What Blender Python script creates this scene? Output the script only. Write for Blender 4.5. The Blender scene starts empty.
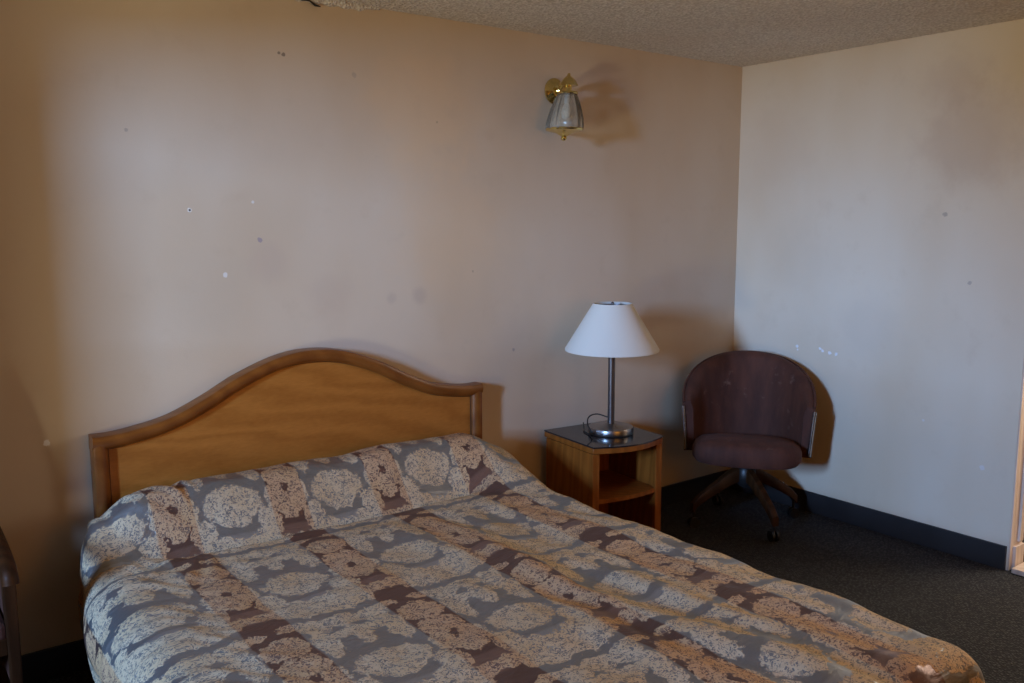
import bpy, bmesh, math, random
from mathutils import Vector, Matrix, noise
random.seed(7)
C = bpy.context.scene
COL = C.collection
PI = math.pi
R = math.radians

# ------------------------------------------------------------------ camera
# back wall is the plane y = 0, right wall the plane x = 0, floor z = 0 (metres)
YAW, PITCH, ROLL = 0.6476, 0.1370, -0.0020
fw = Vector((math.sin(YAW)*math.cos(PITCH), math.cos(YAW)*math.cos(PITCH), -math.sin(PITCH)))
rt = Vector((math.cos(YAW), -math.sin(YAW), 0)); up = rt.cross(fw)
rt2 = rt*math.cos(ROLL)+up*math.sin(ROLL); up2 = -rt*math.sin(ROLL)+up*math.cos(ROLL)
cam = bpy.data.objects.new('camera', bpy.data.cameras.new('camera')); COL.objects.link(cam)
m = Matrix((rt2, up2, -fw)).transposed().to_4x4(); m.translation = Vector((-4.1126, -3.2844, 1.5879))
cam.matrix_world = m
cam.data.sensor_width = 36.0; cam.data.lens = 36.0*878.2/1024.0; cam.data.clip_start = 0.02
C.camera = cam

# ------------------------------------------------------------------ light and exposure
C.view_settings.view_transform = 'Standard'; C.view_settings.look = 'None'
C.view_settings.gamma = 1.0; C.view_settings.use_curve_mapping = False
C.view_settings.exposure = 0.0
W = bpy.data.worlds.new('sky'); C.world = W; W.use_nodes = True
W.node_tree.nodes['Background'].inputs[0].default_value = (0.55, 0.7, 1.0, 1)
W.node_tree.nodes['Background'].inputs[1].default_value = 0.02

def area(name, loc, target, sx, sy, power, col, spread=180):
    l = bpy.data.lights.new(name, 'AREA'); l.shape = 'RECTANGLE'; l.size = sx; l.size_y = sy
    l.energy = power; l.color = col; l.spread = R(spread)
    o = bpy.data.objects.new(name, l); COL.objects.link(o); o.location = loc
    o.rotation_euler = (Vector(target)-Vector(loc)).to_track_quat('-Z', 'Y').to_euler()
    return o
# daylight through the window in the left wall: a patch of blue sky and the warm sunlit ground outside it
area('window_skylight', (-8.5, -2.75, 2.25), (-1.8, -0.4, 1.5), 0.45, 1.1, 238.0, (0.29, 0.53, 1.0), 120)
area('window_groundlight', (-8.0, -2.60, 0.05), (-4.2, -1.2, 1.7), 0.7, 1.0, 108.0, (1.0, 0.94, 0.68), 180)
# warm fill light added at an assumed window in the front wall, behind the photographer
area('front_warm_fill', (-2.2, -4.62, 1.5), (-1.7, 0.0, 2.2), 1.6, 1.2, 13.6, (1.0, 0.41, 0.05), 180)
# daylight in the doorway of the right wall
area('doorway_light', (1.12, -2.25, 1.45), (-1.0, -2.1, 0.6), 0.9, 1.6, 62.0, (1.0, 0.90, 0.76), 180)
C.cycles.use_denoising = True
C.cycles.max_bounces = 10; C.cycles.diffuse_bounces = 6; C.cycles.glossy_bounces = 4
C.cycles.caustics_reflective = False; C.cycles.caustics_refractive = False
C.cycles.sample_clamp_indirect = 4.0

# ------------------------------------------------------------------ node helpers
class NT:
    def __init__(s, name):
        s.m = bpy.data.materials.new(name); s.m.use_nodes = True
        s.t = s.m.node_tree; s.t.nodes.clear()
        s.out = s.t.nodes.new('ShaderNodeOutputMaterial')
        s.b = s.t.nodes.new('ShaderNodeBsdfPrincipled'); s.l(s.b.outputs[0], s.out.inputs[0])
    def l(s, a, b): s.t.links.new(a, b)
    def n(s, k, **kw):
        x = s.t.nodes.new(k)
        for a, v in kw.items(): setattr(x, a, v)
        return x
    def put(s, sock, v):
        if isinstance(v, (int, float)): sock.default_value = v
        elif isinstance(v, (tuple, list, Vector)):
            sock.default_value = (*v, 1) if (len(v) == 3 and sock.type == 'RGBA') else v
        else: s.l(v, sock)
    def f(s, op, *a):
        x = s.n('ShaderNodeMath', operation=op)
        for i, v in enumerate(a): s.put(x.inputs[i], v)
        return x.outputs[0]
    def mapr(s, v, a, b, c=0.0, d=1.0, smooth=False):
        x = s.n('ShaderNodeMapRange'); x.clamp = True
        if smooth: x.interpolation_type = 'SMOOTHSTEP'
        for i, q in enumerate((v, a, b, c, d)): s.put(x.inputs[i], q)
        return x.outputs[0]
    def mix(s, fac, a, b, mode='MIX'):
        x = s.n('ShaderNodeMix', data_type='RGBA', blend_type=mode)
        s.put(x.inputs[0], fac); s.put(x.inputs[6], a); s.put(x.inputs[7], b)
        return x.outputs[2]
    def coord(s, which='Object'): return s.n('ShaderNodeTexCoord').outputs[which]
    def scale(s, v, sc, loc=(0, 0, 0), rot=(0, 0, 0)):
        x = s.n('ShaderNodeMapping'); s.l(v, x.inputs[0])
        x.inputs['Scale'].default_value = sc if isinstance(sc, tuple) else (sc,)*3
        x.inputs['Location'].default_value = loc; x.inputs['Rotation'].default_value = rot
        return x.outputs[0]
    def noise(s, v, sc, det=4, rough=.55, dist=0.0):
        x = s.n('ShaderNodeTexNoise'); s.l(v, x.inputs['Vector'])
        x.inputs['Scale'].default_value = sc; x.inputs['Detail'].default_value = det
        x.inputs['Roughness'].default_value = rough; x.inputs['Distortion'].default_value = dist
        return x.outputs['Fac']
    def bump(s, h, strength=.3, dist=.01):
        x = s.n('ShaderNodeBump'); x.inputs['Strength'].default_value = strength
        x.inputs['Distance'].default_value = dist; s.l(h, x.inputs['Height'])
        s.l(x.outputs[0], s.b.inputs['Normal']); return x.outputs[0]
    def set(s, **kw):
        for k, v in kw.items():
            s.put(s.b.inputs[k.replace('_', ' ')], v)
        return s.m

def plain(name, col, rough=.5, metal=0.0, nsc=30, var=.12, **kw):
    t = NT(name); c = t.coord(); n = t.noise(c, nsc, 3)
    dk = tuple(q*(1-var) for q in col); lt = tuple(min(1, q*(1+var)) for q in col)
    t.set(Base_Color=t.mix(n, dk, lt), Roughness=t.mapr(n, .2, .8, rough*.85, min(1, rough*1.15)), Metallic=metal, **kw)
    return t.m

def wall_mat(name, base, marks, seed, plane):
    """painted plaster with blotchy grime, faint roller texture, chips and specks, with warm light and shade painted in as marks"""
    t = NT(name); c = t.coord()
    c2 = t.scale(c, 1.0, (seed*3.1, seed*1.7, seed))
    a = t.noise(t.scale(c2, (1.0, 1.0, .45)), 1.5, 3, .5)
    b = t.noise(c2, 7.0, 5, .6)
    col = t.mix(t.mapr(a, .40, .66, 0, .8), base, tuple(q*w for q, w in zip(base, (.90, .83, .74))))
    col = t.mix(t.mapr(b, .58, .78, 0, .30), col, tuple(q*w for q, w in zip(base, (.80, .74, .68))))
    sep = t.n('ShaderNodeSeparateXYZ'); t.l(c, sep.inputs[0])
    hx = sep.outputs[0 if plane == 'y' else 1]; hz = sep.outputs[2]
    wob = t.noise(c, 60, 2)
    for (x, z, r, k, mc) in marks:
        dx = t.f('SUBTRACT', hx, x); dz = t.f('SUBTRACT', hz, z)
        d = t.f('SQRT', t.f('ADD', t.f('MULTIPLY', dx, dx), t.f('MULTIPLY', dz, dz)))
        if r < .03:
            d = t.f('ADD', d, t.f('MULTIPLY', t.f('SUBTRACT', wob, .5), r*1.6))
            msk = t.mapr(d, r*.7, r, k, 0)
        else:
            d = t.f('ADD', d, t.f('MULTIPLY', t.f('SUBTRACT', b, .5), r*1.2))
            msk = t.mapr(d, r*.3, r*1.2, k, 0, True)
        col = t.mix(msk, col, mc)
    t.bump(t.f('ADD', t.f('MULTIPLY', t.noise(c, 180, 3), .5), t.noise(c, 30, 3)), .12, .004)
    return t.set(Base_Color=col, Roughness=.62)

def wood(name, c1, c2, scale=1.0, rough=.38, axis=(1, 6, 9), coat=.25, warp=1.2, spec=.4, band=.55):
    t = NT(name); c = t.coord()
    v = t.scale(c, tuple(a*scale for a in axis))
    w = t.n('ShaderNodeTexWave', wave_type='BANDS', bands_direction='DIAGONAL'); t.l(v, w.inputs[0])
    w.inputs['Scale'].default_value = 1.1; w.inputs['Distortion'].default_value = 5*warp
    w.inputs['Detail'].default_value = 3; w.inputs['Detail Scale'].default_value = 1.4
    fine = t.noise(t.scale(c, tuple(a*scale*4 for a in axis)), 6, 4)
    k = t.f('ADD', t.f('MULTIPLY', w.outputs['Fac'], band), t.f('MULTIPLY', fine, 1.05-band))
    col = t.mix(t.mapr(k, .2, .85), c1, c2)
    t.bump(fine, .06, .003)
    t.b.inputs['Coat Roughness'].default_value = .25
    return t.set(Base_Color=col, Roughness=t.mapr(fine, .3, .7, rough*.8, rough*1.2), Coat_Weight=coat, Specular_IOR_Level=spec)

# ------------------------------------------------------------------ materials
WALLC = (.66, .545, .415)
mk_back = [(-3.097, 1.628, .009, .8, (.88, .86, .82)), (-3.097, 1.628, .005, 1, (.06, .05, .05)), (-2.98, 1.387, .010, .8, (.85, .83, .8)),
           (-3.617, .84, .013, .95, (.9, .88, .86)), (-2.735, 2.220, .007, .7, (.14, .11, .09)), (-2.716, 2.217, .009, .75, (.14, .11, .09)),
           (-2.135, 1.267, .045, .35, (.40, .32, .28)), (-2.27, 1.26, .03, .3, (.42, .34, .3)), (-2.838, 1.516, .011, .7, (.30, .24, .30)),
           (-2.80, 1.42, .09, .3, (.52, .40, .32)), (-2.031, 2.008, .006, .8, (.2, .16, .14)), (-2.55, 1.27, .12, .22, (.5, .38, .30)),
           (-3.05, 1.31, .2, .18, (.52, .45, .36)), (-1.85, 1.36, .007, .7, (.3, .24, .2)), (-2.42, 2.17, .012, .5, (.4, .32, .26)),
           (-1.98, 1.55, .32, .34, (.72, .50, .30)), (-2.1, 2.05, .30, .45, (.76, .54, .32)), (-3.3, 1.9, .008, .5, (.3, .25, .22)),  # large orange patches: warm window light painted into the wall colour
           (-1.62, .98, .009, .6, (.3, .25, .25)), (-2.86, 1.66, .006, .7, (.8, .78, .75))]
mk_right = [(-.432, .905, .010, .9, (.92, .92, .95)), (-.437, .885, .006, .8, (.92, .92, .95)), (-.575, .906, .008, .9, (.92, .92, .95)),
            (-.59, .895, .010, .9, (.92, .92, .95)), (-.635, .889, .011, .9, (.92, .92, .95)), (-.672, .888, .011, .9, (.92, .92, .95)),
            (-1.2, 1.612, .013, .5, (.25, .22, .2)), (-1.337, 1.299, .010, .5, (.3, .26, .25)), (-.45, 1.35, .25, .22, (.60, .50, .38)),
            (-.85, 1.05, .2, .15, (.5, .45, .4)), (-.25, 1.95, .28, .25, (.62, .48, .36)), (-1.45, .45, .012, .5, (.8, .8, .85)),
            (-1.16, .62, .007, .5, (.85, .85, .88)), (-1.3, 1.95, .28, .45, (.52, .38, .28)), (-1.2, 2.2, .18, .3, (.55, .42, .34))]  # large brown patches: window shadow painted onto the upper wall
M_back = wall_mat('stained warm-lit cream paint', WALLC, mk_back, 1, 'y')
M_right = wall_mat('stained shaded pale paint', (.77, .67, .53), mk_right, 2, 'x')
M_wall = wall_mat('cream paint', WALLC, [], 3, 'x')

def popcorn():
    t = NT('popcorn plaster'); c = t.coord()
    v = t.n('ShaderNodeTexVoronoi'); t.l(c, v.inputs['Vector']); v.inputs['Scale'].default_value = 75
    h = t.f('ADD', t.mapr(v.outputs['Distance'], 0, .7, 1, 0), t.f('MULTIPLY', t.noise(c, 45, 4), 1.2))
    g = t.noise(c, 2.2, 4)
    col = t.mix(t.mapr(h, .5, 1.5), (.62, .55, .48), (.95, .89, .81))
    col = t.mix(t.mapr(g, .45, .75, 0, .35), col, (.72, .58, .46))
    t.bump(h, .8, .012)
    return t.set(Base_Color=col, Roughness=.95)
M_ceil = popcorn()

def carpet():
    t = NT('charcoal loop carpet'); c = t.coord()
    v = t.n('ShaderNodeTexVoronoi'); t.l(t.scale(c, (1, 1, 1), rot=(0, 0, .6)), v.inputs['Vector']); v.inputs['Scale'].default_value = 95
    v.inputs['Randomness'].default_value = .55
    n = t.noise(c, 220, 2); g = t.noise(c, 3, 3)
    k = t.f('ADD', t.mapr(v.outputs['Distance'], .1, .6, 1, 0), t.f('MULTIPLY', n, .7))
    col = t.mix(t.mapr(k, .5, 1.5), (.010, .010, .011), (.105, .100, .098))
    col = t.mix(t.mapr(g, .5, .8, 0, .3), col, (.03, .026, .022))
    t.bump(k, .8, .006)
    return t.set(Base_Color=col, Roughness=.95)
M_carpet = carpet()
M_base = plain('black vinyl baseboard', (.022, .020, .021), .5, nsc=8, var=.3)
M_jamb = wood('pale pine', (.60, .47, .37), (.72, .59, .48), 1.0, .5, (14, 14, 1), .05)
M_panel = wood('honey oak veneer', (.33, .112, .017), (.47, .178, .032), 1.0, .38, (1.4, 5, 6), .2, 1.6, .4, .34)
M_mould = wood('brown oak moulding', (.175, .052, .009), (.235, .078, .014), 1.0, .36, (4, 7, 5), .22)
M_groove = plain('dark stained groove', (.10, .032, .010), .45)
M_stand = wood('orange oak', (.20, .058, .008), (.29, .088, .013), 1.2, .42, (9, 9, 1.2), .08, 1.2, .3)
M_dkwood = wood('dark walnut', (.026, .009, .0025), (.052, .018, .005), 1.0, .55, (9, 9, 1.5), .0, 1.2, .15)
M_fab_in = plain('mattress ticking', (.55, .53, .5), .9)

def smoked():
    t = NT('smoked glass'); n = t.noise(t.coord(), 25, 4)
    return t.set(Base_Color=(.012, .013, .016), Roughness=t.mapr(n, .3, .8, .05, .22), Specular_IOR_Level=.6)
M_smoke = smoked()
M_steel = plain('brushed nickel', (.34, .33, .33), .30, 1.0, 60, .15)
M_bronze = plain('dark gunmetal', (.15, .14, .145), .34, .9, 60, .15)
M_cord = plain('black rubber cord', (.012, .012, .012), .5)
M_brass = plain('polished brass', (.74, .60, .24), .16, 1.0, 40, .2)
M_chrome = plain('dull chrome', (.50, .50, .50), .25, 1.0, 50, .15)
M_castor = plain('black castor plastic', (.012, .011, .011), .45)

def shade_mat():
    t = NT('cream linen shade'); c = t.coord()
    w = t.noise(t.scale(c, (300, 300, 60)), 2, 2)
    col = t.mix(w, (.88, .86, .80), (.93, .92, .87))
    t.bump(w, .08, .002)
    t.set(Base_Color=col, Roughness=.85)
    tr = t.n('ShaderNodeBsdfTranslucent'); t.put(tr.inputs[0], (.85, .76, .58))
    mx = t.n('ShaderNodeMixShader'); mx.inputs[0].default_value = .36
    t.l(t.b.outputs[0], mx.inputs[1]); t.l(tr.outputs[0], mx.inputs[2]); t.l(mx.outputs[0], t.out.inputs[0])
    return t.m
M_shade = shade_mat()

def glass_mat():
    t = NT('clear ribbed glass'); n = t.noise(t.coord(), 60, 3)
    t.set(Base_Color=(.86, .82, .68), Roughness=.5)
    tr = t.n('ShaderNodeBsdfTransparent'); tr.inputs[0].default_value = (.93, .93, .90, 1)
    gl = t.n('ShaderNodeBsdfGlossy'); gl.inputs['Roughness'].default_value = .06
    fr = t.n('ShaderNodeFresnel'); fr.inputs[0].default_value = 1.38
    m1 = t.n('ShaderNodeMixShader'); t.l(t.mapr(n, .3, .7, .12, .26), m1.inputs[0]); t.l(tr.outputs[0], m1.inputs[1]); t.l(t.b.outputs[0], m1.inputs[2])
    m2 = t.n('ShaderNodeMixShader'); t.l(t.f('MINIMUM', t.f('ADD', fr.outputs[0], .04), 1.0), m2.inputs[0]); t.l(m1.outputs[0], m2.inputs[1]); t.l(gl.outputs[0], m2.inputs[2])
    t.l(m2.outputs[0], t.out.inputs[0])
    return t.m
M_glass = glass_mat()
M_bulb = plain('frosted bulb glass', (.85, .85, .82), .3, 0, 20, .03)

def velvet():
    t = NT('worn maroon velvet'); c = t.coord()
    a = t.noise(t.scale(c, (6, 6, 1.6)), 2.2, 4, .6); b = t.noise(c, 16, 5, .65); g = t.noise(c, 240, 2)
    col = t.mix(t.mapr(a, .35, .7), (.050, .013, .006), (.098, .029, .014))
    col = t.mix(t.mapr(b, .62, .74, 0, .45), col, (.23, .13, .10))
    t.bump(t.f('ADD', g, t.f('MULTIPLY', b, 1.5)), .25, .004)
    t.b.inputs['Sheen Tint'].default_value = (.6, .35, .32, 1)
    return t.set(Base_Color=col, Roughness=.8, Sheen_Weight=.05, Sheen_Roughness=.5)
M_velvet = velvet()

def damask():
    """woven bedspread: brown stripes 40 cm apart on grey satin, lacy cream medallions every 60 cm (UV = metres of cloth)"""
    t = NT('damask bedspread cloth'); uv = t.coord('UV')
    wn = t.n('ShaderNodeTexNoise'); t.l(uv, wn.inputs['Vector']); wn.inputs['Scale'].default_value = 38; wn.inputs['Detail'].default_value = 4
    wv = t.n('ShaderNodeVectorMath', operation='MULTIPLY_ADD'); t.l(wn.outputs['Color'], wv.inputs[0])
    wv.inputs[1].default_value = (.050, .050, 0)
    off = t.n('ShaderNodeVectorMath', operation='ADD'); t.l(uv, off.inputs[0]); off.inputs[1].default_value = (-.025, -.025, 0)
    t.l(off.outputs[0], wv.inputs[2])
    sw = t.n('ShaderNodeSeparateXYZ'); t.l(wv.outputs[0], sw.inputs[0])
    s0 = t.n('ShaderNodeSeparateXYZ'); t.l(uv, s0.inputs[0])
    def fold(x, per):      # distance to the nearest multiple of per
        q = t.f('FRACT', t.f('ADD', t.f('DIVIDE', x, per), .5))
        return t.f('MULTIPLY', t.f('SUBTRACT', q, .5), per)
    Xs = t.f('ABSOLUTE', fold(s0.outputs[0], .40))
    X = t.f('ABSOLUTE', fold(sw.outputs[0], .40))
    Ym = t.f('MULTIPLY', t.f('FRACT', t.f('DIVIDE', t.f('ADD', sw.outputs[1], .12), .605)), .605)   # -0.12 .. 0.485
    Y0 = t.f('MULTIPLY', t.f('FRACT', t.f('DIVIDE', t.f('ADD', s0.outputs[1], .12), .605)), .605)
    Y = t.f('SUBTRACT', Ym, .12)
    best = None
    for (bx, by, rx, ry) in [(0, 0, .066, .062), (.025, .115, .040, .055), (.045, .20, .035, .06), (.0, .25, .040, .05), (.2, .205, .102, .072), (.2, .258, .062, .036), (.065, .30, .025, .05),
                             (.115, .36, .060, .045), (.19, .40, .035, .060), (.145, .435, .060, .035), (.03, .385, .045, .030), (.09, .30, .035, .06),
                             (.10, .04, .032, .085), (.115, -.07, .045, .045), (.2, -.08, .055, .035), (.2, .02, .03, .07), (.15, .00, .05, .025),
                             (.06, -.1, .045, .02), (.075, .41, .03, .04)]:
        dx = t.f('DIVIDE', t.f('SUBTRACT', X, bx), rx); dy = t.f('DIVIDE', t.f('SUBTRACT', Y, by), ry)
        d = t.f('ADD', t.f('MULTIPLY', dx, dx), t.f('MULTIPLY', dy, dy))
        best = d if best is None else t.f('MINIMUM', best, d)
    rad = t.f('SQRT', best)
    mask = t.mapr(t.f('ADD', rad, t.f('MULTIPLY', t.f('SUBTRACT', t.noise(uv, 90, 2), .5), .55)), .96, 1.03, 1, 0)
    edge = t.mapr(t.f('ABSOLUTE', t.f('SUBTRACT', rad, .93)), .05, .11, 1, 0)
    vo = t.n('ShaderNodeTexVoronoi'); vo.feature = 'F1'; t.l(wv.outputs[0], vo.inputs['Vector']); vo.inputs['Scale'].default_value = 62
    ring = t.mapr(t.f('ABSOLUTE', t.f('SUBTRACT', vo.outputs['Distance'], .42)), .08, .14, 1, 0)
    c1 = t.noise(uv, 75, 1.5, .5, 1.0)
    curl = t.mapr(t.f('ABSOLUTE', t.f('SUBTRACT', t.f('FRACT', t.f('MULTIPLY', c1, 4.0)), .5)), .21, .28, 0, 1)
    lace = t.f('MAXIMUM', ring, curl)
    motif = t.f('MULTIPLY', mask, t.f('MAXIMUM', lace, t.f('MULTIPLY', edge, .35)))
    stripe = t.mapr(t.f('ADD', Xs, t.f('MULTIPLY', t.noise(uv, 300, 1), .006)), .066, .072, 1, 0)
    # weft bands of paler satin
    band = t.f('MULTIPLY', t.mapr(Y0, .435, .445), t.mapr(Y0, .53, .54, 1, 0))
    thread = t.noise(t.scale(uv, (40, 900, 1)), 1, 2)
    ground = t.mix(band, (.33, .33, .32), (.43, .435, .43))
    brown = t.mix(band, (.200, .125, .105), (.30, .200, .165))
    bg = t.mix(mask, t.mix(stripe, ground, brown), t.mix(stripe, (.215, .190, .160), (.190, .112, .078)))
    lc = t.mix(stripe, (.68, .52, .33), (.63, .39, .21))
    big = t.noise(uv, 5, 2)
    lc = t.mix(t.mapr(big, .45, .65, 0, .5), lc, (.64, .42, .20))
    col = t.mix(motif, bg, lc)
    col = t.mix(t.mapr(thread, .3, .7, 0, .16), col, (.05, .045, .045))
    rough = t.mapr(mask, 0, 1, .46, .80)
    wr = t.noise(t.scale(uv, (6, 14, 1), rot=(0, 0, .5)), 1.6, 4, .55, .6)
    h = t.f('ADD', t.f('MULTIPLY', motif, .10), t.f('ADD', t.f('MULTIPLY', wr, 1.1), t.f('MULTIPLY', thread, .04)))
    t.bump(h, .55, .012)
    t.b.inputs['Sheen Tint'].default_value = (.8, .85, 1, 1)
    return t.set(Base_Color=col, Roughness=rough, Metallic=t.mapr(mask, 0, 1, .78, .05), Specular_IOR_Level=t.mapr(motif, 0, 1, .5, .15))
M_damask = damask()

# ------------------------------------------------------------------ mesh helpers
class MB:
    """collects shapes into one bmesh"""
    def __init__(s): s.b = bmesh.new()
    def box(s, c, d, rot=0.0, bevel=0.0, taper=None):
        r = bmesh.ops.create_cube(s.b, size=1.0); vs = r['verts']
        for v in vs:
            k = taper if (taper and v.co.z < 0) else 1.0
            v.co = Vector((v.co.x*d[0]*k, v.co.y*d[1]*k, v.co.z*d[2]))
        if bevel:
            es = list({e for v in vs for e in v.link_edges})
            g = bmesh.ops.bevel(s.b, geom=es, offset=bevel, segments=2, profile=.6, affect='EDGES')
            vs = list({v for f in g['faces'] for v in f.verts} | {v for v in vs if v.is_valid})
        mt = Matrix.Translation(c) @ Matrix.Rotation(rot, 4, 'Z')
        for v in vs: v.co = mt @ v.co
        return s
    def lathe(s, prof, n=40, c=(0, 0, 0), ribs=0, ribamp=0.0, cap=False):
        rings = []
        for (r, z) in prof:
            ring = []
            for i in range(n):
                a = 2*PI*i/n; rr = r*(1+(ribamp*math.cos(ribs*a) if ribs else 0))
                ring.append(s.b.verts.new((c[0]+rr*math.cos(a), c[1]+rr*math.sin(a), c[2]+z)))
            rings.append(ring)
        for a, b in zip(rings, rings[1:]):
            for i in range(n): s.b.faces.new((a[i], a[(i+1) % n], b[(i+1) % n], b[i]))
        if cap:
            s.b.faces.new(list(reversed(rings[0]))); s.b.faces.new(rings[-1])
        return s
    def tube(s, pts, r, n=10, radii=None):
        pts = [Vector(p) for p in pts]; rings = []
        nrm = None
        for i, p in enumerate(pts):
            t = (pts[min(i+1, len(pts)-1)]-pts[max(i-1, 0)]).normalized()
            if nrm is None: nrm = t.orthogonal().normalized()
            nrm = (nrm - t*nrm.dot(t)).normalized(); bn = t.cross(nrm)
            rr = radii[i] if radii else r
            rings.append([s.b.verts.new(p+(nrm*math.cos(2*PI*k/n)+bn*math.sin(2*PI*k/n))*rr) for k in range(n)])
        for a, b in zip(rings, rings[1:]):
            for i in range(n): s.b.faces.new((a[i], a[(i+1) % n], b[(i+1) % n], b[i]))
        s.b.faces.new(list(reversed(rings[0]))); s.b.faces.new(rings[-1])
        return s
    def prism(s, poly, lo, hi, axis='y'):
        """closed outline poly extruded from lo to hi along an axis"""
        def mk(p, q):
            return {'y': (p[0], q, p[1]), 'z': (p[0], p[1], q), 'x': (q, p[0], p[1])}[axis]
        a = [s.b.verts.new(mk(p, lo)) for p in poly]; b = [s.b.verts.new(mk(p, hi)) for p in poly]
        n = len(poly)
        for i in range(n): s.b.faces.new((a[i], a[(i+1) % n], b[(i+1) % n], b[i]))
        s.b.faces.new(list(reversed(a))); s.b.faces.new(b)
        return s
    def sweep(s, sections, closed_section=True, cap=True):
        """sections: list of rings of points with equal counts"""
        rs = [[s.b.verts.new(p) for p in sec] for sec in sections]; n = len(rs[0])
        for a, b in zip(rs, rs[1:]):
            for i in range(n if closed_section else n-1):
                s.b.faces.new((a[i], a[(i+1) % n], b[(i+1) % n], b[i]))
        if cap:
            s.b.faces.new(list(reversed(rs[0]))); s.b.faces.new(rs[-1])
        return s
    def lean(s, k):
        for v in s.b.verts: v.co.x += k*v.co.z
        return s
    def build(s, name, mat, parent=None, smooth=None, loc=None, bevel=0.0):
        bmesh.ops.recalc_face_normals(s.b, faces=s.b.faces[:])
        me = bpy.data.meshes.new(name); s.b.to_mesh(me); s.b.free()
        me.materials.append(mat)
        o = bpy.data.objects.new(name, me); COL.objects.link(o)
        if parent: o.parent = parent
        if loc: o.location = loc
        if bevel:
            md = o.modifiers.new('bevel', 'BEVEL'); md.width = bevel; md.segments = 2; md.limit_method = 'ANGLE'; md.angle_limit = R(40)
        if smooth is not None:
            for p in me.polygons: p.use_smooth = True
            me.set_sharp_from_angle(angle=R(smooth))
        return o

def thing(name, label, cat, loc=(0, 0, 0), rotz=0.0, group=None):
    o = bpy.data.objects.new(name, None); COL.objects.link(o); o.empty_display_size = .1
    o.location = loc; o.rotation_euler = (0, 0, rotz); o['label'] = label; o['category'] = cat
    if group: o['group'] = group
    return o
def tag(o, label, cat): o['label'] = label; o['category'] = cat; return o
def struct(o, label=None):
    o['kind'] = 'structure'
    if label: o['label'] = label
    return o

# ------------------------------------------------------------------ the room
H = 2.44
XL, YF = -4.75, -4.75
DY0, DY1, DH = -1.592, -2.62, 2.06        # doorway in the right wall
struct(MB().box(((XL+1.3)/2, YF/2, -.05), (1.3-XL+.2, -YF+.3, .10)).build('floor', M_carpet), 'dark charcoal carpet floor')
struct(MB().box(((XL+1.3)/2, YF/2, H+.05), (1.3-XL+.2, -YF+.3, .10)).build('ceiling', M_ceil), 'grey brown popcorn textured ceiling')
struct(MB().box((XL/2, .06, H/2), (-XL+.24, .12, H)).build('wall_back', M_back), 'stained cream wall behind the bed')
wr_ = MB()
wr_.box((.06, DY0/2, H/2), (.12, -DY0, H)); wr_.box((.06, (DY0+DY1)/2, (DH+H)/2), (.12, DY0-DY1, H-DH)); wr_.box((.06, (DY1+YF)/2, H/2), (.12, DY1-YF, H))
struct(wr_.build('wall_right', M_right), 'pale wall on the right with doorway')
wy0, wy1, wz0, wz1 = -.70, -2.50, .45, 2.17
wl = MB()
wl.box((XL-.06, (wy0)/2, H/2), (.12, -wy0, H)); wl.box((XL-.06, (wy1+YF)/2, H/2), (.12, wy1-YF, H))
wl.box((XL-.06, (wy0+wy1)/2, wz0/2), (.12, wy0-wy1, wz0)); wl.box((XL-.06, (wy0+wy1)/2, (wz1+H)/2), (.12, wy0-wy1, H-wz1))
wl.box((XL-.06, (-2.10+wy1)/2, (1.93+wz1)/2), (.12, -2.10-wy1, wz1-1.93))  # dropped lintel corner, added to shade the upper right wall
struct(wl.build('wall_left', M_wall), 'left wall with the window')
fx0, fx1, fz0, fz1 = -3.05, -1.35, .85, 2.15
wf = MB()
wf.box(((XL+fx0)/2, YF-.06, H/2), (fx0-XL, .12, H)); wf.box((fx1/2, YF-.06, H/2), (-fx1, .12, H))
wf.box(((fx0+fx1)/2, YF-.06, fz0/2), (fx1-fx0, .12, fz0)); wf.box(((fx0+fx1)/2, YF-.06, (fz1+H)/2), (fx1-fx0, .12, H-fz1))
struct(wf.build('wall_front', M_wall), 'wall behind the photographer')
wa = MB(); wa.box((1.24, -2.2, H/2), (.12, 2.2, H)); wa.box((.65, -1.14, H/2), (1.06, .10, H)); wa.box((.65, -3.26, H/2), (1.06, .10, H))
struct(wa.build('wall_passage', M_wall), 'walls of the passage beyond the doorway')
def window_frame(name, c, w, h, along):
    f = MB(); t = .05
    def bx(u, z, du, dz):
        if along == 'y': f.box((c[0], c[1]+u, c[2]+z), (.06, du, dz), bevel=.004)
        else: f.box((c[0]+u, c[1], c[2]+z), (du, .06, dz), bevel=.004)
    bx(-w/2+t/2, 0, t, h); bx(w/2-t/2, 0, t, h); bx(0, h/2-t/2, w-2*t, t); bx(0, -h/2+t/2, w-2*t, t); bx(0, 0, w-2*t, t*.7)
    return struct(f.build(name, M_jamb))
window_frame('window_1', (XL-.08, (wy0+wy1)/2, (wz0+wz1)/2), wy0-wy1, wz1-wz0, 'y')
window_frame('assumed_window_2', ((fx0+fx1)/2, YF-.08, (fz0+fz1)/2), fx1-fx0, fz1-fz0, 'x')
# baseboards
BH = .113
struct(MB().box((-1.968, -.006, BH/2), (3.912, .012, BH), bevel=.003).build('baseboard_back', M_base), 'black vinyl baseboard under the back wall')
bb = MB(); bb.box((-.006, (DY0+.005)/2-.006, BH/2), (.012, -DY0-.02, BH), bevel=.003)
bb.tube([(-.012, -1.545, .060), (-.0135, -1.545, .060)], .006, 10)
struct(bb.build('baseboard_right', M_base), 'black vinyl baseboard along the right wall')
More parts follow.
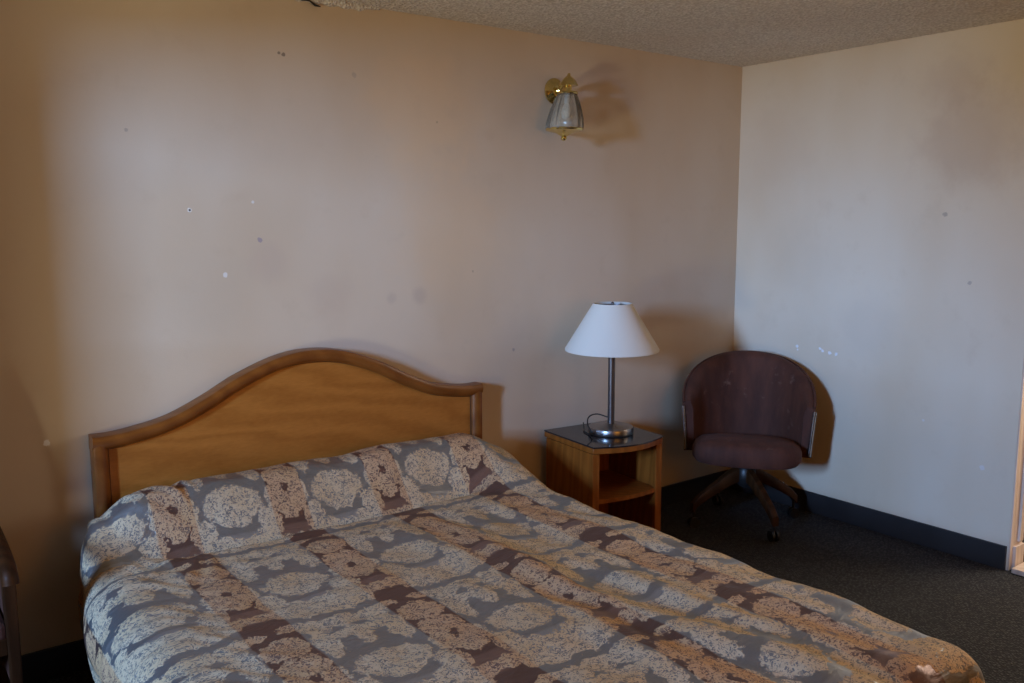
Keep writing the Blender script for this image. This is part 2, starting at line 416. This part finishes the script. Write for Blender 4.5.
# doorway: jamb, casing strip, sill
j = MB(); j.box((.0615, DY0-.003, DH/2), (.119, .006, DH), bevel=.001); j.box((.072, DY0-.013, .055), (.085, .014, .11), bevel=.002)
j.box((.085, DY0-.012, DH/2+.06), (.035, .012, DH-.13), bevel=.002)
struct(j.build('trim_1', M_jamb), 'pale pine door jamb at the right edge')
struct(MB().box((.060, DY1+.012, DH/2), (.125, .024, DH), bevel=.002).build('trim_2', M_jamb), 'far pine door jamb')
struct(MB().box((.060, (DY0+DY1)/2, DH-.012), (.125, DY0-DY1-.05, .024), bevel=.002).build('trim_3', M_jamb), 'pine head jamb')
struct(MB().box((.055, (DY0+DY1)/2, .012), (.15, DY0-DY1-.05, .024), bevel=.006).build('trim_4', M_jamb), 'pale wooden door sill')

# torn popcorn edge above the headboard
def torn_edge():
    mb = MB(); pts = []; n = 46
    for i in range(n+1):
        x = -2.74+.44*i/n
        k = math.sin(PI*i/n)
        dz = .004+.017*min(1, 1.6*k)*(.85+.15*math.sin(i*.9))+.003*random.random()
        pts.append((x, -.003-.007*k*(.8+.2*math.sin(i*.9))-.002*random.random(), dz))
    secs = []
    for (x, y, dz) in pts:
        secs.append([(x, -.001, H-.0005), (x, y*2.2, H-.0005), (x, y*1.8, H-dz*.55), (x, y*.9, H-dz), (x, -.001, H-dz*1.05)])
    mb.sweep(secs)
    return mb
tag(torn_edge().build('ceiling_flake', M_ceil, smooth=60), 'ragged loose flake of popcorn ceiling hanging at the wall top above the headboard', 'ceiling flake')
tag(MB().tube([(-2.665, -.004, 2.437), (-2.64, -.012, 2.425), (-2.61, -.016, 2.424), (-2.585, -.010, 2.412), (-2.563, -.012, 2.409)], .004, 8, [.002, .005, .003, .005, .002]).build('cobweb', M_cord, smooth=60), 'dusty dark cobweb strand under the torn ceiling edge', 'cobweb')

# ------------------------------------------------------------------ bed
BX = -2.667
bed = thing('bed', 'double bed with arched honey oak headboard under the damask bedspread', 'bed', (BX, 0, 0))
half = [(0, 1.083), (.14, 1.066), (.30, 1.008), (.43, .941), (.56, .886), (.68, .861), (.76, .852), (.820, .853)]
def catmull(P, n=8):
    out = []
    for i in range(len(P)-1):
        p0 = P[i-1] if i else (-P[1][0], P[1][1]); p1, p2 = P[i], P[i+1]; p3 = P[i+2] if i+2 < len(P) else P[i+1]
        for k in range(n):
            t = k/n
            out.append(tuple(.5*((2*b)+(-a+c)*t+(2*a-5*b+4*c-d)*t*t+(-a+3*b-3*c+d)*t**3) for a, b, c, d in zip(p0, p1, p2, p3)))
    out.append(P[-1]); return out
hc = catmull(half)
top = [(-x, z) for x, z in reversed(hc[1:])]+hc
headboard = MB()
inner = [(x, z-.045) for x, z in top if abs(x) < .778]
x0 = inner[0][0]
headboard.prism([(x0, .30), (-x0, .30)]+list(reversed(inner)), -.040, -.010)
hb = headboard.build('headboard', M_panel, bed, 40)
# frame moulding swept along the top, with a rounded face, and two side stiles
def moulding(path, w, y0, y1, mb):
    secs = []
    for i, (x, z) in enumerate(path):
        a = path[max(i-1, 0)]; b = path[min(i+1, len(path)-1)]
        t = Vector((b[0]-a[0], b[1]-a[1])).normalized(); n = Vector((t.y, -t.x))
        def P(k, y): return (x+n.x*w*k, y, z+n.y*w*k)
        secs.append([P(0, y0), P(0, y1+.012), P(.05, y1+.003), P(.16, y1), P(.45, y1-.002), P(.72, y1+.002), P(.88, y1+.010), P(1, y1+.018), P(1, y0)])
    mb.sweep(secs)
mo = MB(); moulding(top, .052, -.006, -.070, mo)
for sx in (-1, 1):
    st = MB()
    stx = [(sx*.820, .20), (sx*.820, .850)] if sx < 0 else [(sx*.820, .850), (sx*.820, .20)]
    moulding(stx, .050, -.006, -.068, st)
    st.build('stile', M_mould, bed, 40)
mo.build('top_rail', M_mould, bed, 40)
gr = MB(); gp = [(x, z-.050) for x, z in top if abs(x) < .776]
gr.tube([(x, -.044, z) for x, z in gp], .006, 6)
for sx in (-1, 1): gr.tube([(sx*.772, -.044, .30), (sx*.772, -.044, gp[0][1]-.002)], .006, 6)
gr.build('bead', M_groove, bed, 60)
MB().box((0, -1.16, .315), (1.50, 2.02, .21), bevel=.04).build('mattress', M_fab_in, bed, 40)
MB().box((0, -1.17, .15), (1.48, 2.00, .13), bevel=.015).build('box_spring', M_fab_in, bed)
for sx in (-1, 1):
    for yy in (-.35, -2.0):
        MB().lathe([(.018, 0), (.022, .01), (.026, .08)], 16, (sx*.62, yy, 0), cap=True).build('leg', M_groove, bed, 40)

# ------------------------------------------------------------------ bedspread
EL, ER, EF = -3.490, -1.925, -2.235          # where the flat top turns down: left, right, foot
RAD = .085; ZT = .500
def sm(a, b, x):
    t = max(0, min(1, (x-a)/(b-a))); return t*t*(3-2*t)
def nz(x, y, z=0.0): return noise.noise(Vector((x, y, z)))
def hump(x, y):
    d = -y-.085
    wob = .022*nz(x*2.2, 3.1)+.012*nz(x*6, 9.0)
    ridge = sm(-.14, .09, d)*(1-sm(.15, .335+wob+.24*sm(-2.25, -1.88, x), d))
    side = sm(-3.66, -3.36, x)*(1-sm(-2.05, -1.78, x)*.75)
    mid = 1-.07*math.exp(-((x+2.62)/.10)**2)
    crease = -.030*math.exp(-((d-.345-wob)/.020)**2)*sm(-3.45, -3.2, x)*(1-sm(-2.3, -1.95, x))
    return .172*ridge*side*mid+crease
def wrinkle(x, y):
    a = .011*nz(x*2.2+y*1.0, y*4.6-x*1.2, 1.0)
    # folds running from the middle of the bed towards the right edge and foot
    q = (y*.86+x*.5); p = x*.86-y*.5
    b = .026*nz(x*7.0+y*1.1+.8*nz(x*2, y*2, 6.0), y*1.5, 4.0)*sm(-2.95, -2.45, x)*sm(-.45, -.8, y)*(1-.6*sm(-2.15, -1.93, x))
    b += .010*nz(x*15.0+y*2.5, y*3.2+x, 14.0)*sm(-2.8, -2.3, x)*sm(-.5, -.9, y)
    c = .004*nz(x*11, y*14, 2.0)
    # small tight folds near the pillow crease
    d = -y-.085
    e = .010*nz(x*5+y*9, y*20, 7.0)*math.exp(-((d-.38)/.09)**2)
    # puckers over the left shoulder
    g = .012*nz((y*1.0+x*1.3)*16, (x-y)*3, 5.0)*(1-sm(-3.5, -3.2, x))
    # gathers fanning out from the end of the crease over the left shoulder
    rx, ry = x+3.20, y+.37; rr = math.hypot(rx, ry)
    h = .013*nz(math.atan2(ry, -rx)*5.5, rr*2.0, 11.0)*sm(.03, .12, rr)*(1-sm(.22, .48, rr))*(1-sm(-.06, .06, rx))
    return a+b+c+e+g+h
def base_arc():
    """cloth length from the crease outwards, so the weave follows the hump"""
    ys = [-.086-i*.004 for i in range(700)]; tot = 0; tab = []
    prev = None
    for y in ys:
        z = hump(-2.9, y)
        if prev: tot += math.hypot(y-prev[0], z-prev[1])
        tab.append((y, tot)); prev = (y, z)
    return tab
TAB = base_arc()
def arc(y):
    i = max(0, min(len(TAB)-2, int((-.086-y)/.004))); (ya, ta), (yb, tb) = TAB[i], TAB[i+1]
    return ta+(tb-ta)*((y-ya)/(yb-ya))
A87 = arc(-.87)                               # a row of cream medallions lies here
def bedspread():
    bm = bmesh.new(); uvl = bm.loops.layers.uv.new('cloth')
    st = .0125
    HANG = .475
    xs = []
    v = EL-HANG
    while v < ER+HANG: xs.append(v); v += st
    ts = []
    v = -.086
    while v > EF-HANG: ts.append(v); v -= st
    grid = []; uvs = {}
    for ty in ts:
        row = []
        for tx in xs:
            ox = max(0, EL-tx) if tx < EL else max(0, tx-ER); sx = -1 if tx < EL else 1
            oy = max(0, EF-ty)
            px = min(max(tx, EL), ER); py = max(ty, EF)
            d = (ox**3+oy**3)**(1/3)
            z0 = ZT+hump(px, py)+wrinkle(px, py)
            if d > 1e-6:
                L = math.hypot(ox, oy); ux, uy = sx*ox/L, -oy/L
                al = (py*1.0 if ox > oy else px)+.35*math.atan2(oy, ox+1e-9)
                q = RAD*PI/2
                if d < q: hz, dr = RAD*math.sin(d/RAD), RAD*(1-math.cos(d/RAD))
                else:
                    e = d-q; hz, dr = RAD+.04*e, RAD+e
                hang = sm(.03, .30, d)
                hz += hang*(.020*nz(al*5.0, 1.3, d*2)+.010*nz(al*13.0, 2.3, d*3))
                if sx < 0 and ox > oy:                                   # left drape billows above, tucks in below
                    hz += .060*math.exp(-((d-.20)/.15)**2)*(1-sm(-.65, -.12, py)) + .008 - .02*sm(.34, .47, d)
                    hz += .012*nz(py*16+d*9, d*5, 8.0)*hang
                extra = hump(px, py)*sm(0, .25, d)
                if sx < 0 and ox > 0: hz -= .055*(1-sm(.05, .32, -py))*sm(0, .12, d)
                if ox > 0 and oy > 0 and sx > 0: hz += .05*(ox*oy/(ox*ox+oy*oy))*2*sm(.0, .25, d)
                x, y = px+ux*hz, py+uy*hz
                z = max(.012+.01*abs(nz(al*8, 0, 0)), z0-dr-extra*.35 if d > 0 else z0)
                z += .0
            else:
                x, y, z = px, py, z0
            z = z if z > .012 else .012
            vv = bm.verts.new((x, y, z)); row.append(vv); uvs[vv] = (tx+3.30, arc(py)-A87+oy+.225)
        grid.append(row)
    for a, b in zip(grid, grid[1:]):
        for i in range(len(a)-1):
            f = bm.faces.new((a[i], b[i], b[i+1], a[i+1])); f.smooth = True
            for lp in f.loops: lp[uvl].uv = uvs[lp.vert]
    me = bpy.data.meshes.new('bedspread'); bm.to_mesh(me); bm.free(); me.materials.append(M_damask)
    o = bpy.data.objects.new('bedspread', me); COL.objects.link(o)
    md = o.modifiers.new('thickness', 'SOLIDIFY'); md.thickness = .010; md.offset = -1
    return o
tag(bedspread(), 'grey and brown damask bedspread with lacy cream medallions spread over the bed', 'bedspread')

# ------------------------------------------------------------------ nightstand
NX, NY, NZ = -1.466, -.045, .575
ns = thing('nightstand', 'small oak nightstand with bowed front and open shelf beside the bed', 'nightstand', (NX, NY, 0), -R(5.5))
NW, ND = .410, .425
def bow(w, yf, bulge, n=14, x0=0.0): return [(x0+w*i/n, yf-bulge*math.sin(PI*i/n)) for i in range(n+1)]
outline = [(NW, 0), (0, 0)]+bow(NW, -ND+.03, .055)
t_ = MB(); t_.prism(outline, NZ-.032, NZ-.006, 'z'); t_.build('top', M_stand, ns, 30, bevel=.003)
g_ = MB(); g_.prism([(x*1.01-.002, y*1.008-.001) for x, y in outline], NZ-.005, NZ+.002, 'z'); o = g_.build('glass_top', M_smoke, ns, 30, bevel=.001); o['label'] = 'dark smoked glass cover'
MB().box((.012, -ND/2+.012, (NZ-.033)/2), (.022, ND-.055, NZ-.034), bevel=.002).build('side_panel', M_stand, ns)
MB().box((NW-.012, -ND/2+.012, (NZ-.033)/2), (.022, ND-.055, NZ-.034), bevel=.002).build('side_panel', M_stand, ns)
for xx in (.019, NW-.019): MB().box((xx, -ND+.041, (NZ-.033)/2), (.038, .022, NZ-.034), bevel=.003).build('front_stile', M_stand, ns)
MB().box((NW/2, -.014, (NZ-.033)/2), (NW-.050, .012, NZ-.036)).build('back_panel', M_stand, ns)
s_ = MB(); s_.prism([(NW-.026, -.022), (.026, -.022)]+[(x, y) for x, y in bow(NW-.052, -ND+.035, .02, 12, .026)], .305, .325, 'z'); s_.build('shelf', M_stand, ns, 30)
s_ = MB(); s_.prism([(NW-.026, -.022), (.026, -.022)]+[(x, y) for x, y in bow(NW-.052, -ND+.045, .01, 12, .026)], .05, .07, 'z'); s_.build('bottom_shelf', M_stand, ns, 30)

# ------------------------------------------------------------------ lamp on the nightstand
LX, LY, LZ = -1.250, -.285, NZ+.003
lamp = thing('table_lamp', 'table lamp with cream cone shade and dark metal stem on the nightstand', 'lamp', (LX, LY, LZ))
MB().lathe([(.0, 0), (.106, 0), (.108, .004), (.108, .026), (.105, .032), (.040, .037), (.024, .046), (.0, .048)], 56).build('base', M_steel, lamp, 40)
MB().lathe([(.0, .046), (.0165, .046), (.0165, .40), (.011, .405), (.011, .43), (.0, .43)], 24).build('stem', M_bronze, lamp, 40)
MB().lathe([(.015, .425), (.020, .43), (.020, .475), (.012, .48), (.012, .485)], 20, cap=True).build('socket', M_castor, lamp, 40)
MB().lathe([(.010, .482), (.016, .50), (.030, .53), (.032, .55), (.024, .575), (.002, .586)], 24).build('bulb', M_bulb, lamp, 60)
sh = MB().lathe([(.219, .398), (.222, .399), (.223, .407), (.094, .618), (.092, .623), (.089, .622), (.091, .614), (.216, .406), (.219, .398)], 64).build('lamp_shade', M_shade, lamp, 60)
sp = MB(); sp.lathe([(.0885, .606), (.090, .606), (.090, .612), (.0885, .612), (.0885, .606)], 40)
for k in range(3):
    a = 2*PI*k/3+.4; sp.tube([(0, 0, .609), (.089*math.cos(a), .089*math.sin(a), .609)], .0022, 6)
sp.build('spider', M_bronze, lamp, 40)
hp = MB()
for sg in (-1, 1): hp.tube([(sg*.018, 0, .44), (sg*.045, 0, .50), (sg*.045, 0, .56), (sg*.004, 0, .605)], .002, 6)
hp.build('harp', M_bronze, lamp, 60)
MB().lathe([(.0, .606), (.006, .606), (.006, .615), (.0085, .619), (.007, .627), (.0, .631)], 16).build('finial', M_bronze, lamp, 60)
cd = [(-.012, .012, .075), (-.045, .05, .088), (-.095, .052, .080), (-.122, .03, .050), (-.122, .0, .018), (-.112, .035, .0045), (-.09, .09, .0045), (-.03, .16, .0045), (.02, .22, .0045)]
def smooth_pts(P, n=6):
    out = []
    for i in range(len(P)-1):
        p0, p1, p2, p3 = P[max(i-1, 0)], P[i], P[i+1], P[min(i+2, len(P)-1)]
        for k in range(n):
            t = k/n; out.append(tuple(.5*((2*b)+(-a+c)*t+(2*a-5*b+4*c-d)*t*t+(-a+3*b-3*c+d)*t**3) for a, b, c, d in zip(p0, p1, p2, p3)))
    out.append(P[-1]); return out
MB().tube(smooth_pts(cd), .0032, 8).build('cord', M_cord, lamp, 60)

# ------------------------------------------------------------------ wall lamp
sc = thing('wall_lamp', 'brass wall lamp with clear ribbed glass jar high on the back wall', 'wall lamp', (-1.405, 0, 2.165))
bp = MB(); bp.lathe([(.0, .0), (.060, .0), (.060, .006), (.052, .014), (.040, .018), (.030, .028), (.0, .030)], 40)
for v in bp.b.verts: v.co = Vector((v.co.x, -v.co.z-.0005, v.co.y))
bp.build('backplate', M_brass, sc, 40, loc=(.030, 0, .026))
kb = MB(); kb.lathe([(.0, .028), (.012, .030), (.017, .038), (.010, .048), (.0, .05)], 20)
for v in kb.b.verts: v.co = Vector((v.co.x, -v.co.z, v.co.y))
kb.build('boss', M_brass, sc, 40, loc=(.030, 0, .026))
JX, JY = .002, -.128
MB().tube(smooth_pts([(.030, -.045, .03), (.026, -.075, .052), (.016, -.105, .066), (JX+.008, JY, .060), (JX+.006, JY, .035)]), .008, 12).build('arm', M_brass, sc, 60)
MB().lathe([(.0, .092), (.006, .090), (.008, .080), (.030, .062), (.044, .040), (.046, .034), (.043, .034), (.0, .040)], 8, (JX, JY, 0)).lean(.10).build('cap', M_brass, sc, 20)
MB().lathe([(.018, .036), (.018, .010), (.047, .006), (.049, .0), (.047, -.004), (.0, -.004)], 32, (JX, JY, 0)).lean(.10).build('fitter', M_brass, sc, 40)
jar = [(.044, -.004), (.050, -.014), (.060, -.038), (.073, -.075), (.082, -.110), (.087, -.140), (.086, -.162)]
MB().lathe(jar+[(r-.004, z) for r, z in reversed(jar)]+[jar[0]], 96, (JX, JY, 0), 12, .030).lean(.10).build('glass_jar', M_glass, sc, 80)
MB().lathe([(.012, -.006), (.013, -.040), (.010, -.045), (.016, -.055), (.022, -.085), (.018, -.108), (.002, -.118)], 24, (JX, JY, 0)).lean(.10).build('bulb', M_bulb, sc, 60)
MB().lathe([(.087, -.158), (.0885, -.162), (.086, -.168), (.062, -.174), (.038, -.180), (.020, -.190), (.012, -.196), (.015, -.204), (.010, -.212), (.0, -.215)], 40, (JX, JY, 0)).lean(.10).build('bottom_cap', M_brass, sc, 40)

# ------------------------------------------------------------------ swivel chair
CX, CY = -.430, -.450
ch = thing('swivel_chair', 'maroon velvet barrel swivel chair in the corner of the room', 'chair', (CX, CY, 0), math.atan2(-.61, -.79))
# local +x faces the camera side
def tub():
    mb = MB(); n = 40; secs = []
    for i in range(n+1):
        ph = R(-100+200*i/n); a = PI+ph
        s = abs(ph)/R(100)
        ztop = .874-.225*s**2.1
        zb = .375+.01*s
        ro, ri = .335, .262
        if s > .8: ri += .02*(s-.8)/.2
        rake = .045*(1-s)
        def P(r, z):
            k = (z-zb)/(ztop-zb)
            if r < .28: r -= .055*(1-k)*(1-s)
            return ((r-.03*(1-k))*math.cos(a)-rake*k*.6, (r-.012*(1-k))*math.sin(a), z)
        zz = [zb, zb+(ztop-zb)*.35, zb+(ztop-zb)*.7, ztop-.035]
        ring = [P(ro, z) for z in zz]+[P(ro-.008, ztop-.012), P((ro+ri)/2+.006, ztop), P((ro+ri)/2-.014, ztop-.001), P(ri+.010, ztop-.012)]
        ring += [P(ri, z) for z in reversed(zz)]
        secs.append(ring)
    mb.sweep(secs); return mb
tb = tub().build('backrest', M_velvet, ch, 50)
pip = []
for i in range(41):
    ph = R(-99+198*i/40); a = PI+ph; s = abs(ph)/R(100); zt = .874-.225*s**2.1; rk = .045*(1-s)*.6
    pip.append((.330*math.cos(a)-rk, .330*math.sin(a), zt-.010))
MB().tube(pip, .006, 8).build('piping', M_velvet, ch, 60)
for sg in (-1, 1):
    ph = R(100)*sg; a = PI+ph
    st = MB(); pts = []
    for k in range(9):
        q = k/8; z = .395+(.628-.395)*q; r = .332-.02*(1-q)
        pts.append((r*math.cos(a)+.006, r*math.sin(a)*1.0, z))
    st.tube(pts, .010, 8); o = st.build('trim_strip', M_chrome, ch, 60); o['label'] = 'silver strip up the front edge'
def cushion():
    mb = MB(); secs = []
    prof = [(.0, .375), (.80, .375), (.95, .380), (1.0, .400), (1.0, .445), (.96, .472), (.86, .490), (.6, .502), (.3, .508), (.0, .510)]
    n = 48; rings = []
    for (k, z) in prof:
        ring = []
        for i in range(n):
            a = 2*PI*i/n; c, s = math.cos(a), math.sin(a)
            e = 4.0; r = (abs(c)**e+abs(s)**e)**(-1/e)
            rx = .215 if c > 0 else .24
            ring.append((.045+max(k, .001)*rx*r*c, max(k, .001)*.272*r*s, z-.018*max(0, c)*k+(.16*(max(k, .001)*rx*r*c-.16) if z > .43 else 0)))
        rings.append(ring)
    mb.sweep(rings); return mb
cushion().build('seat', M_velvet, ch, 50)
MB().lathe([(.0, .372), (.13, .372), (.13, .350), (.045, .335), (.030, .325), (.030, .20), (.0, .20)], 28).build('swivel_post', M_castor, ch, 40)
MB().lathe([(.0, .312), (.040, .309), (.052, .292), (.052, .225), (.036, .205), (.0, .203)], 28).build('hub', M_castor, ch, 40)
ang0 = math.atan2(-.29, -.12)-math.atan2(-.61, -.79)
for k in range(4):
    a = ang0+k*PI/2
    def leg():
        mb = MB(); secs = []
        for q in range(9):
            t = q/8; r = .035+.270*t; zc = .268-.150*t**1.25; hh = .036-.012*t; w = .022-.004*t
            if q == 8: zc -= .012
            cx, sx_ = math.cos(a), math.sin(a)
            secs.append([(r*cx-sx_*u*w, r*sx_+cx*u*w, zc+v*hh) for u, v in ((-1, -.8), (-.8, -1), (.8, -1), (1, -.8), (1, .7), (.7, 1), (-.7, 1), (-1, .7))])
        mb.sweep(secs); return mb
    lg = leg().build('leg', M_dkwood, ch, 40)
    ex, ey = .292*math.cos(a), .292*math.sin(a)
    cs = MB(); cs.tube([(ex, ey, .095), (ex, ey, .050)], .007, 8)
    tx, ty = -math.sin(a), math.cos(a)
    for sg in (-1, 1):
        cs.tube([(ex+tx*sg*.006, ey+ty*sg*.006, .029), (ex+tx*sg*.020, ey+ty*sg*.020, .029)], .028, 20)
    cs.build('castor', M_castor, lg, 40)

# ------------------------------------------------------------------ armchair at the left edge, mostly outside the frame
AX, AY = -4.035, -.32
ac = thing('wooden_armchair', 'dark wooden armchair at the left edge beside the bed', 'armchair', (AX, AY, 0))
def bent(pts, r, flat=1.0): return MB().tube(smooth_pts(pts), r, 12)
for sg in (-1, 1):
    xx = sg*.215
    MB().box((xx, -.20, .305), (.036, .040, .61), taper=.7, bevel=.005).build('front_leg', M_dkwood, ac)
    lg = MB(); lg.tube(smooth_pts([(xx, .20, .0), (xx, .185, .42), (xx, .20, .75), (xx, .26, 1.08)]), .02, 10); lg.build('rear_leg', M_dkwood, ac, 50)
    bent([(xx, .195, .65), (xx, .02, .645), (xx, -.16, .630), (xx+.0, -.235, .610), (xx, -.25, .580)], .022).build('arm', M_dkwood, ac, 50)
for sg in (-1, 1): MB().box((sg*.215, -.01, .40), (.022, .36, .30), bevel=.006).build('side_panel', M_velvet, ac)  # closed panels added under the arms to darken the wall behind
MB().box((0, .205, .72), (.40, .03, .50), bevel=.01).build('backrest', M_velvet, ac)
MB().box((0, -.01, .43), (.40, .40, .05), bevel=.012).build('seat', M_velvet, ac)
MB().box((0, .247, 1.03), (.40, .022, .08), bevel=.005).build('back_rail', M_dkwood, ac)
MB().box((0, -.20, .385), (.40, .022, .05), bevel=.003).build('apron', M_dkwood, ac)
